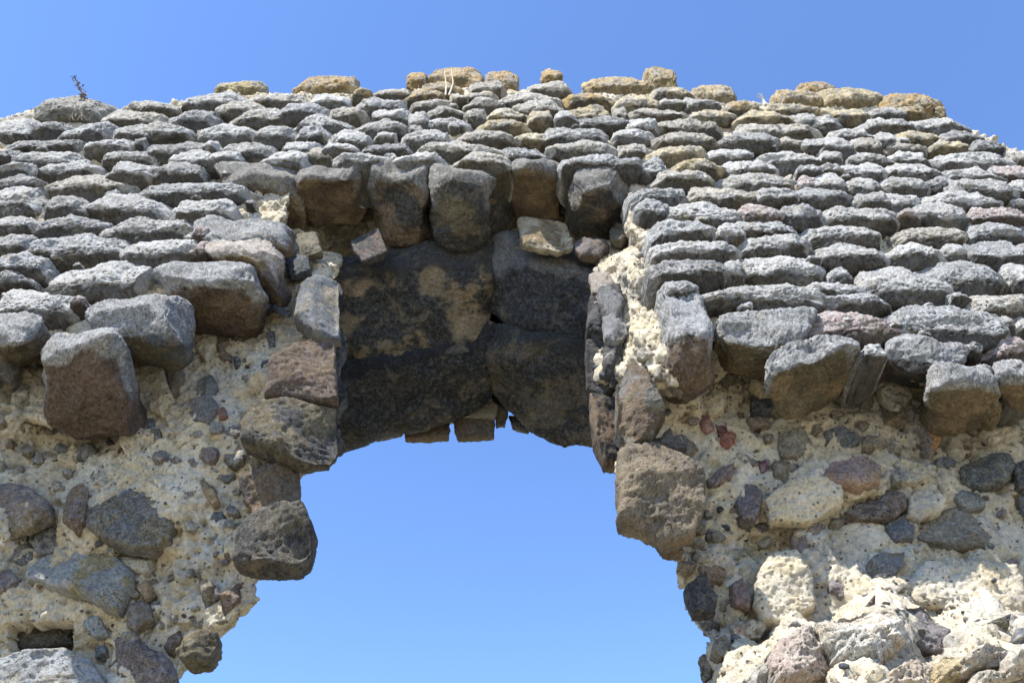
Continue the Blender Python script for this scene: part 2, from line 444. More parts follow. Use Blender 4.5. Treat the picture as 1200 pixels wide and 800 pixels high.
TOPL = np.array([(-400, 150), (0, 140), (40, 125), (120, 130), (200, 122), (260, 112), (350, 110), (430, 110), (480, 106), (560, 103), (640, 108), (720, 110), (800, 114),
                 (860, 122), (940, 116), (1040, 124), (1100, 134), (1135, 152), (1180, 172), (1260, 195), (1700, 230)], float)
EDGE_L = np.array([(300, 398), (330, 392), (400, 390), (500, 388), (530, 378), (548, 348), (590, 338), (605, 325), (650, 310), (672, 300), (700, 300), (716, 280), (735, 255), (760, 228),
                   (785, 213), (800, 210), (900, 180), (1000, 165), (1250, 150)], float)
EDGE_R = np.array([(300, 700), (420, 700), (520, 706), (545, 724), (600, 735), (628, 768), (645, 785), (668, 792), (690, 803), (712, 806), (730, 814), (742, 825), (768, 832), (790, 824), (800, 822),
                   (900, 835), (1000, 850), (1250, 860)], float)

def grid_quads(nr, nc, wrap=True):
    Q = []
    r, c = np.meshgrid(np.arange(nr - 1), np.arange(nc if wrap else nc - 1), indexing='ij')
    c2 = (c + 1) % nc
    return np.stack([r * nc + c, r * nc + c2, (r + 1) * nc + c2, (r + 1) * nc + c], -1).reshape(-1, 4)

def loft(rings, lift=0.0, strip=False):
    nr, nc = rings.shape[:2]
    V = rings.reshape(-1, 3); Q = grid_quads(nr, nc)
    tris = []
    extra = []
    if strip:                       # close both ends with a strip between the front half and the back half
        h = nc // 2; i = np.arange(h - 1)
        for row, flip in ((0, False), (nr - 1, True)):
            a, b = row * nc + i, row * nc + i + 1; c, d = row * nc + nc - 1 - i, row * nc + nc - 2 - i
            t = np.concatenate([np.stack([a, c, b], -1), np.stack([b, c, d], -1)])
            tris.append(t if flip else t[:, ::-1])
        return V, Q, np.concatenate(tris)
    for k, (row, flip) in enumerate(((0, False), (nr - 1, True))):
        ci = len(V) + k; extra.append(rings[row].mean(0) + np.array([0, 0, lift if flip else 0]))
        i = np.arange(nc); a = row * nc + i; b = row * nc + (i + 1) % nc
        t = np.stack([np.full(nc, ci), b, a] if not flip else [np.full(nc, ci), a, b], -1)
        tris.append(t)
    return np.concatenate([V, extra]), Q, np.concatenate(tris)

def pier(side):
    edge = EDGE_L if side < 0 else EDGE_R
    far = -170 if side < 0 else 1370
    rows = np.concatenate([np.arange(296, 820, 4.0), np.arange(820, 1260, 20.0)])
    rings = []
    for py in rows:
        e = np.interp(py, edge[:, 0], edge[:, 1])
        e += 5 * perlin(np.array([[py / 23.0, side * 3.3, 1.7]]))[0] + 3 * perlin(np.array([[py / 9.0, side * 3.3, 7.7]]))[0]
        s = np.linspace(0, 1, 180)
        xs = far + (e - far) * s
        pp = np.full_like(xs, py)
        front = P(xs, pp, D + core_off(xs, pp))
        zb = P(600, py, D + 0.35)[2]
        E = front[-1]; t = YB - E[1]
        side_pts = [E + np.array([side * 0.85 * t * k, t * k, (zb - E[2]) * min(1, k * 2)]) for k in (0.08, 0.25, 0.5, 1.0)]
        back = np.array([[front[0][0], YB, zb]])
        rings.append(np.concatenate([front, side_pts, back]))
    for z in (0.9, 0.3, -0.25):
        last = rings[-1].copy()
        last[:, 2] = np.minimum(last[:, 2], z); last[:, 1] = np.minimum(last[:, 1], YB)
        rings.append(last)
    rings = np.array(rings)
    return loft(rings)

def upper():
    xs = np.concatenate([np.linspace(-170, 1370, 340)])
    rings = []
    for k in np.linspace(0, 1, 80):
        top = np.interp(xs, TOPL[:, 0], TOPL[:, 1]); bot = 302.0 - 42 * sstep(345, 385, xs) * (1 - sstep(680, 706, xs))
        py = top + (bot - top) * k
        front = P(xs, py, D + core_off(xs, py))
        zb = P(xs, py, D + 0.15)[:, 2]
        back = np.stack([front[::-1, 0], np.full(len(xs), YB), np.maximum(zb[::-1], 0)], -1)
        if k > 0.9: back[:, 2] += 0.7
        rings.append(np.concatenate([front, back]))
    return loft(np.array(rings), strip=True)

def build_core():
    Vs, Qs, Ts, base = [], [], [], 0
    for V, Q, T in (pier(-1), pier(1), upper()):
        Vs.append(V); Qs.append(Q + base); Ts.append(T + base); base += len(V)
    V = np.concatenate(Vs); Q = np.concatenate(Qs); T = np.concatenate(Ts)
    me = bpy.data.meshes.new('core_cage')
    me.from_pydata(V.tolist(), [], Q.tolist() + T.tolist()); me.update()
    ob = bpy.data.objects.new('core_cage', me); col.objects.link(ob)
    md = ob.modifiers.new('r', 'REMESH'); md.mode = 'VOXEL'; md.voxel_size = 0.0105
    dg = bpy.context.evaluated_depsgraph_get()
    ev = ob.evaluated_get(dg)
    m2 = bpy.data.meshes.new_from_object(ev)
    bpy.data.objects.remove(ob); bpy.data.meshes.remove(me)
    n = len(m2.vertices); co = np.empty(n * 3, np.float32); m2.vertices.foreach_get('co', co); co = co.reshape(-1, 3).astype(float)
    no = np.empty(n * 3, np.float32); m2.vertices.foreach_get('normal', no); no = no.reshape(-1, 3).astype(float)
    q = co
    d = (0.034 * perlin(q * 4.5) + 0.026 * perlin(q * 10 + 3) - 0.034 * np.abs(perlin(q * 20 + 7)) - 0.016 * np.abs(perlin(q * 43)) + 0.007 * perlin(q * 88) + 0.014)
    d *= 0.45 + 0.75 * sstep(-0.25, 0.3, perlin(q * 2.6 + 33))
    lump = perlin(q * 13 + 21)
    d += 0.012 * sstep(0.1, 0.5, lump) - 0.040 * sstep(0.36, 0.58, perlin(q * 14 + 60))
    d -= 0.014 * sstep(0.25, 0.5, perlin(q * 40 + 80))
    co2 = co + no * d[:, None]
    rel = co2 - CAM; zc = rel[:, 1] * CP + rel[:, 2] * SP     # the empty putlog hole low in the left pier
    hx = 600 + F * rel[:, 0] / zc; hy = 400 - F * (-rel[:, 1] * SP + rel[:, 2] * CP) / zc
    hole = sstep(9, 13, hx) * (1 - sstep(80, 85, hx)) * sstep(728, 732, hy + 4 * perlin(co2 * 20)) * (1 - sstep(756, 764, hy)) * (no[:, 1] < 0.3)
    co2[:, 1] += 0.30 * hole
    co2[:, 2] += 0.05 * hole * (1 + perlin(co2 * 9)) + hole * 0.03 * perlin(co2 * 24 + 5)
    m2.vertices.foreach_set('co', (co2 - np.array(wall.location)).astype(np.float32).ravel())
    m2.polygons.foreach_set('use_smooth', np.ones(len(m2.polygons), bool))
    m2.update(); m2.materials.clear(); m2.materials.append(M_MORTAR); m2.name = 'mortar_core'
    o = bpy.data.objects.new('mortar_core', m2); o.parent = wall; col.objects.link(o)
    o['label'] = 'crumbling cream lime mortar core full of small stones'
    return co2, no

CORE_V, CORE_N = build_core()

# ------------------------------------------------------------------ the facing courses (x0, x1, top, bottom[, colour])
O, W_, K, B_, L_, S_, P_ = OCHRE, WARM, DARK, BLUE, PALEG, SAND, PINK
FACING = [
 (-14,38,131,165,L_),(39,82,135,158,K),(75,138,137,162,B_),(121,198,125,148,W_),(138,212,117,131,W_),(200,255,117,152),(137,223,142,163),(222,302,142,164,L_),
 (10,102,157,178,K),(100,158,158,176,L_),(158,172,162,174,K),(170,248,161,186),(-14,28,174,187,K),(12,94,174,196),(115,186,173,193),(-14,43,186,206),(40,118,186,208),
 (122,178,187,212),(174,243,188,209),(198,252,174,196,L_),(-14,55,205,223),(53,157,200,229,W_),(-14,57,212,250,L_),(160,302,206,236,B_),(46,105,224,253),(98,206,218,257,L_),
 (204,277,228,260,L_),(-14,43,246,271),(45,124,247,277,B_),(124,228,248,283),(-14,42,268,299),(36,150,271,303,B_),(144,237,270,310,L_),(60,79,296,307),(-14,60,294,324,B_),
 (57,180,299,345,L_),(-14,45,320,334,K),(-14,92,330,375,L_),(85,102,348,358,P_),
 (212,286,103,126),(285,362,104,127),(255,312,115,134,W_),(366,408,107,126,L_),(413,437,103,114,O),(440,484,104,114,W_),(410,482,112,131),(321,384,118,138),(384,430,121,142,W_),
 (432,486,123,144,L_),(260,342,127,145),(342,412,132,152),(415,478,135,158),(300,347,142,168),(347,384,146,165,B_),(384,434,149,174,L_),(440,466,152,166,L_),(466,534,150,169,L_),
 (490,550,136,152,L_),(240,256,164,177,L_),(255,326,163,188),(328,382,162,183,L_),(375,420,165,181,L_),(423,486,165,183),(238,283,175,193,L_),(298,365,174,196,L_),(350,396,172,191),
 (392,452,177,193,L_),(450,466,178,188,L_),(462,526,176,193,L_),
 (489,540,92,112,O),(552,592,91,112,W_),(472,522,102,118,O),(482,542,115,128,W_),(525,550,107,121),(545,586,106,119),(543,596,115,128),(588,658,103,127,W_),(603,664,117,134,W_),
 (618,668,92,110,W_),(660,718,107,124,O),(664,717,121,140,S_),(480,503,124,152),(501,546,122,138),(544,574,124,143,W_),(570,621,126,142),(617,651,128,146,S_),(651,678,131,143,L_),
 (555,623,138,153,S_),(624,710,140,169),(676,738,133,153),(534,604,150,169,L_),(604,650,153,168,L_),(490,588,165,183,W_),(587,643,165,190,K),(642,722,162,183),(528,600,175,198,L_),(656,740,180,198,B_),
 (764,812,97,114,L_),(720,776,110,128,S_),(774,805,112,127),(801,844,111,128),(838,902,118,133,O),(898,962,120,134,S_),(720,737,125,139,W_),(735,806,126,140,W_),(803,864,127,141),
 (863,926,129,144,S_),(924,966,132,149),(735,773,136,156,L_),(770,853,138,154,W_),(852,962,142,161,W_),(718,768,150,164,L_),(723,758,162,184,W_),(766,840,152,171,W_),(835,913,150,173),(893,912,166,176,K),
 (912,941,158,176,L_),(939,1000,160,178),(757,828,169,187,S_),(826,888,171,189),(886,971,175,194,L_),(715,753,180,199,B_),(752,784,182,206,B_),(784,847,186,202,S_),(842,912,186,204,L_),
 (763,837,197,217,L_),(840,936,201,223),(930,964,193,206),(928,962,203,224,P_),(950,992,200,226,L_),(928,1002,216,240,B_),(886,937,218,237,L_),
 (960,1019,124,141,S_),(1017,1064,122,139),(1055,1084,122,137,O),(950,986,133,151),(1005,1072,137,153),(1062,1136,134,153,L_),(972,1026,149,164),(1026,1048,153,169,L_),(1044,1104,152,169,S_),(1104,1160,151,166,K),
 (960,999,158,181,L_),(996,1034,160,177,L_),(1033,1086,166,179,W_),(1084,1136,164,178,S_),(1134,1180,163,179,K),(985,1056,174,196),(1041,1096,175,193,L_),(1087,1192,175,196,L_),(1178,1214,174,193),
 (958,986,177,191,L_),(960,988,192,204),(986,1039,190,206),(1039,1106,191,206),(1103,1177,192,212,L_),(1164,1214,192,212,P_),(988,1034,203,226,L_),(1032,1090,203,228),(1083,1123,203,224,B_),(1110,1192,206,231),(1180,1214,210,230,L_),
 (1002,1046,221,244),(1020,1079,222,247),(1077,1176,222,244,L_),(1180,1214,227,246),(866,918,235,261,P_),(911,966,236,262,B_),(962,1051,237,264),(1067,1137,236,264),(1046,1078,243,260,P_),(1126,1214,240,263,P_),
 (878,937,259,276),(937,1042,261,283,L_),(878,954,275,296),(1049,1134,260,287,W_),(1128,1214,258,284,B_),(954,1042,281,308),(1031,1112,280,308,L_),(1104,1130,286,304,L_),(1119,1214,280,308),
 (736,808,212,238,B_),(804,892,214,241,W_),(745,782,231,257,B_),(773,872,233,263),(757,840,256,280,B_),(836,872,262,281,L_),(857,926,258,278),(765,864,277,304,L_),(868,940,275,297),(763,852,300,330,K),(846,873,302,328,L_),(861,968,295,330,L_),
 (774,818,326,348,B_),(814,968,326,358),(975,999,308,331),(948,1014,330,344,L_),(1000,1110,307,354),(1074,1178,301,342,B_),(1177,1214,305,337,L_),(1107,1139,341,354),(963,1043,340,362),(1137,1214,334,374),(1040,1176,350,400,B_),
 (1172,1187,370,388),(1189,1214,376,394,L_),(1128,1153,402,414),(1147,1214,390,420,P_),(946,1064,357,398,P_),(1008,1037,400,420,B_),(1174,1214,420,452,L_),
 (225,250,268,280,P_),(232,248,282,300,P_),(770,790,197,216,W_),
]
stones = []
for i, s in enumerate(FACING):
    x0, x1, yt, yb = s[:4]
    c = np.asarray(s[4]) * RNG.uniform(0.9, 1.1) if len(s) > 4 else None
    if (yt < 185 and 470 < x0 < 1010 or yt < 215 and 730 < x0 < 880) and (c is None or s[4] is L_) and RNG.uniform() < .6: c = np.asarray((W_, S_, (.46, .43, .37))[RNG.integers(3)]) * RNG.uniform(.85, 1.05)
    al = None
    if len(s) > 4 and (s[4] is O or s[4] is S_): al = RNG.uniform(0.2, 0.5)
    grow = 1.0
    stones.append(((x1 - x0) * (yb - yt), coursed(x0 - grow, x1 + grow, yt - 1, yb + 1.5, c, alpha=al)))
# the same coursing carries on a little past the frame on both sides
extra = []
for xa, xb in ((-170, -16), (1216, 1370)):
    y = 150 if xa < 0 else 205
    while y < 398:
        hgt = 17 + (y - 140) * 0.085
        x = xa - RNG.uniform(0, 40)
        while x < xb - 10:
            w = RNG.uniform(2.2, 4.2) * hgt
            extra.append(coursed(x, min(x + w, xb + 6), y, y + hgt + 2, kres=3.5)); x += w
        y += hgt
chinks = []
for _ in range(90):
    x, y = RNG.uniform(-5, 1205), RNG.uniform(145, 395)
    if y > min(np.interp(x + k_, FACE_LOW[:, 0], FACE_LOW[:, 1]) for k_ in (-28, -14, 0, 14, 28)) - 22 or y < np.interp(x, TOPL[:, 0], TOPL[:, 1]) + 20: continue
    w_ = RNG.uniform(5, 11); h_ = w_ * RNG.uniform(.4, .8)
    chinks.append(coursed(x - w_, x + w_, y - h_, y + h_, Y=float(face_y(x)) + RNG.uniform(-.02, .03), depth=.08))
stones.sort(key=lambda t: -t[0])
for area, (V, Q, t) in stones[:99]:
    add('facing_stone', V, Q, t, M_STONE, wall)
def merged(name, items, mat, parent, stuff=True):
    Vs, Qs, ts, base = [], [], [], 0
    for V, Q, t in items:
        Vs.append(V); Qs.append(Q + base); ts.append(t); base += len(V)
    o = add(name, np.concatenate(Vs), np.concatenate(Qs), np.concatenate(ts), mat, parent)
    if stuff: o['kind'] = 'stuff'
    return o
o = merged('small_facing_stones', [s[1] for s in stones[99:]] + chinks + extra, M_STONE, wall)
o['label'] = 'smaller grey stones filling the upper courses'

# ------------------------------------------------------------------ long stones seen from below
def OB(*a, label=None, name='overhanging_stone', **k):
    V, Q, t = block(*a, **k)
    o = add(name, V, Q, t, M_STONE, wall)
    if label: o['label'] = label
    return o
STUB = (0.27, 0.268, 0.262)
# left side
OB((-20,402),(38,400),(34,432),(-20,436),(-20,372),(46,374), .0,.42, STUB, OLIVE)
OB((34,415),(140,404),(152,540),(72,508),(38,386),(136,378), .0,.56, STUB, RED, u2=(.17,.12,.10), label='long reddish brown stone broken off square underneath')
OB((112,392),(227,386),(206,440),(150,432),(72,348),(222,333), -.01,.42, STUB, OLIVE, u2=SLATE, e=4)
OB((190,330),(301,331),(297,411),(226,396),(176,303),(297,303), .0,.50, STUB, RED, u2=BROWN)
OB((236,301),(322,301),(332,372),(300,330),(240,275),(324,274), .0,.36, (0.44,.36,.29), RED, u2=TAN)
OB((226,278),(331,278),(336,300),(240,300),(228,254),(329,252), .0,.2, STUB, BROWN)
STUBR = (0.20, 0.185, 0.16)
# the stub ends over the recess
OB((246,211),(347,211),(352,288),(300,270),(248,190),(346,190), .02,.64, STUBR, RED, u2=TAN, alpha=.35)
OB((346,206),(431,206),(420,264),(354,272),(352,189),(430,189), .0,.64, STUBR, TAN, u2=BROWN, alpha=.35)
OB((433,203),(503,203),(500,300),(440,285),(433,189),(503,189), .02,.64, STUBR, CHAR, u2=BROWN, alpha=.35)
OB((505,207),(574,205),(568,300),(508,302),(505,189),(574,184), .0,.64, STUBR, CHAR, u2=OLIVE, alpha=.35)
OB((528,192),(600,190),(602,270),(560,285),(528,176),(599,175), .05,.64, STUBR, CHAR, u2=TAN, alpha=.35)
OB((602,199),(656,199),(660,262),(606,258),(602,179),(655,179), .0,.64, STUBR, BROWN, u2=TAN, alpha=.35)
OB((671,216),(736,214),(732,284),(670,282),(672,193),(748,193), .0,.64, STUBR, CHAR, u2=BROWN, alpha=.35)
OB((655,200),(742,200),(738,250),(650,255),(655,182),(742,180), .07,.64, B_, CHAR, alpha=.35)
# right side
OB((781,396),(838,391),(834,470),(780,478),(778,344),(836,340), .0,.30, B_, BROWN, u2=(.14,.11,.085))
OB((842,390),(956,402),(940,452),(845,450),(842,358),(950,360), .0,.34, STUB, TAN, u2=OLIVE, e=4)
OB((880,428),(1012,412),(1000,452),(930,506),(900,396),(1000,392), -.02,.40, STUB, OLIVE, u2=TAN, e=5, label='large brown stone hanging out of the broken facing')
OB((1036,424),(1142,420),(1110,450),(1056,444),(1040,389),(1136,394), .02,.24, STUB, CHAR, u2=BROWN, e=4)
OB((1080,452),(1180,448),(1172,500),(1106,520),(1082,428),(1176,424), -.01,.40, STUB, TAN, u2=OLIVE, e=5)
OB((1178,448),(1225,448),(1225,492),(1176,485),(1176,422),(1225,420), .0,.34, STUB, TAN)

# ------------------------------------------------------------------ arch blocks with soot, rear stones
def PS(name, pts, off, tint, label=None, **k):
    V, Q, t = poly(pts, off, tint, **k)
    o = add(name, V, Q, t, M_STONE, wall)
    if label: o['label'] = label
    return o
UP = (0, -0.15, -1)
OB((384,322),(576,295),(572,392),(362,456),(384,296),(576,270), .60,(1.10,1.05), CHAR, (.03,.026,.02), u2=(.27,.195,.105), name='arch_block', alpha=.05, e=9,
   label='big arch block with peeling brown patches under soot')
OB((362,444),(574,386),(570,484),(370,552),(362,424),(574,366), (1.05,1.0),(1.46,1.52), SOOT, (.022,.021,.02), u2=(.042,.034,.026), name='arch_block', alpha=.05, e=8,
   label='soot black arch block along the left springing')
OB((577,291),(712,333),(706,414),(573,382),(577,266),(712,308), (.56,.60),(1.03,.98), (.13,.135,.15), (.026,.027,.031), u2=(.042,.042,.046), name='arch_block', alpha=.2, e=9,
   label='black arch block with sky light painted bluish on its upper edge')  # paler bluish tint on the upper edge stands in for sky light
OB((566,386),(706,414),(692,556),(582,478),(568,366),(706,392), (.98,.93),(1.42,1.5), CHAR, (.03,.027,.023), u2=(.125,.10,.066), name='arch_block', alpha=.05, e=6,
   label='rounded dark brown arch block low on the right')
PS('arch_block', [(548,372,1.25),(600,370,1.25),(606,440,1.5),(590,482,1.62),(560,482,1.62),(548,440,1.5)], 1.4, SOOT, ext=(0,-.2,1), alpha=0, c=.08)
for pts, c in (([(472,486),(526,488),(526,514),(474,515)], BROWN), ([(530,486),(580,484),(579,514),(536,515)], BROWN), ([(580,478),(595,480),(592,497),(581,498)], CHAR), ([(436,500),(474,492),(472,508),(440,514)], OLIVE),
               ([(596,484),(622,488),(620,506),(600,500)], SOOT)):
    PS('rear_arch_stone', pts, 1.58, c, c=.05, c2=OLIVE)
PS('rear_mortar', [(498,470),(570,462),(584,478),(580,492),(500,494)], 1.56, CREAM, c=.05)

# jamb stones
J = 'jamb_stone'
PS(J, [(352,345),(372,326),(396,330),(398,398),(372,402),(346,380)], .36, (.17,.18,.19), c=.09, c2=(.3,.26,.19))
PS(J, [(318,428),(345,408),(392,392),(396,470),(370,473),(312,466)], .36, RED, c=.09, c2=BROWN)
PS(J, [(284,500),(300,476),(345,474),(392,478),(394,520),(385,542),(350,546),(312,532),(284,522)], .36, OLIVE, c=.10, c2=CHAR)
PS(J, [(372,332),(394,330),(409,350),(395,372),(407,402),(393,446),(376,440)], .45, SOOT, c=.05, c2=(.10,.10,.10), alpha=.1, hi=.9, lo=2.5, label='soot blackened stone at the edge of the left jamb')
PS(J, [(372,446),(396,442),(408,468),(394,492),(404,520),(390,538),(372,500)], .45, SOOT, c=.05, c2=(.09,.08,.07), alpha=.1, hi=.9, lo=2.5)
PS(J, [(280,562),(318,546),(350,548),(352,585),(344,602),(300,602),(284,585)], .47, BROWN, c=.07, c2=(.16,.13,.11))
PS(J, [(276,616),(300,600),(345,600),(358,598),(369,625),(366,655),(350,668),(300,667),(274,660)], .36, (.05,.047,.042), c=.13, c2=(.12,.10,.07), label='dark stone sticking out of the broken left jamb')
PS(J, [(208,768),(232,744),(256,742),(257,762),(246,780),(222,784)], .44, OLIVE, c=.08)
PS(J, [(690,350),(708,340),(724,352),(722,392),(704,404),(686,396)], .48, SOOT, c=.09, c2=(.09,.085,.08), alpha=.1)
PS(J, [(686,404),(706,402),(724,410),(724,462),(706,474),(688,460)], .50, SOOT, c=.09, c2=(.07,.065,.06), alpha=.1)
PS(J, [(690,470),(708,470),(726,480),(726,546),(708,546),(696,520)], .50, SOOT, c=.10, c2=BROWN, alpha=.1, label='soot blackened stone at the edge of the right jamb')
PS(J, [(700,342),(726,338),(732,362),(722,384),(702,378)], .38, (.2,.2,.2), c=.07, c2=CHAR)
PS(J, [(706,372),(728,366),(736,392),(722,410),(708,402)], .36, (.26,.26,.255), c=.06)
PS(J, [(706,408),(726,398),(732,430),(722,450),(708,440)], .38, CHAR, c=.06, c2=GREY)
PS(J, [(722,462),(736,430),(752,438),(770,470),(778,492),(762,516),(738,522),(722,508)], .24, BROWN, c=.12, c2=(.2,.19,.17), label='brown wedge shaped jamb stone with a pale left edge')
PS(J, [(723,540),(732,525),(760,526),(800,540),(824,556),(826,600),(814,626),(780,634),(750,622),(724,612)], .28, (.19,.15,.10), c=.12, c2=(.27,.21,.135), hi=.6, lo=2, label='big brown stone jutting into the opening from the right')
PS(J, [(764,628),(790,630),(800,650),(778,648)], .42, BROWN, c=.06)
PS(J, [(752,512),(775,508),(806,518),(804,532),(780,536),(756,526)], .33, (.12,.115,.1), c=.06)
PS(J, [(800,690),(826,672),(842,700),(838,724),(812,722)], .46, CHAR, c=.06)
PS(J, [(672,286),(684,278),(705,280),(714,292),(704,304),(680,303)], .46, RED, c=.05, c2=PURPLE)
PS(J, [(714,270),(722,260),(738,260),(742,280),(728,288),(716,284)], .40, OLIVE, c=.05)
PS(J, [(606,258),(664,262),(672,290),(655,296),(612,290)], .46, TAN, c=.05, c2=SAND)
PS(J, [(690,325),(712,322),(722,334),(716,350),(694,346)], .44, (.42,.36,.30), c=.05)
PS(J, [(410,285),(445,272),(455,298),(425,308)], .44, RED, c=.05, c2=CHAR)
PS(J, [(334,278),(372,276),(378,298),(350,302),(334,298)], .38, (.2,.17,.11), c=.05)
PS(J, [(334,300),(362,304),(366,320),(340,326)], .40, SLATE, c=.04)

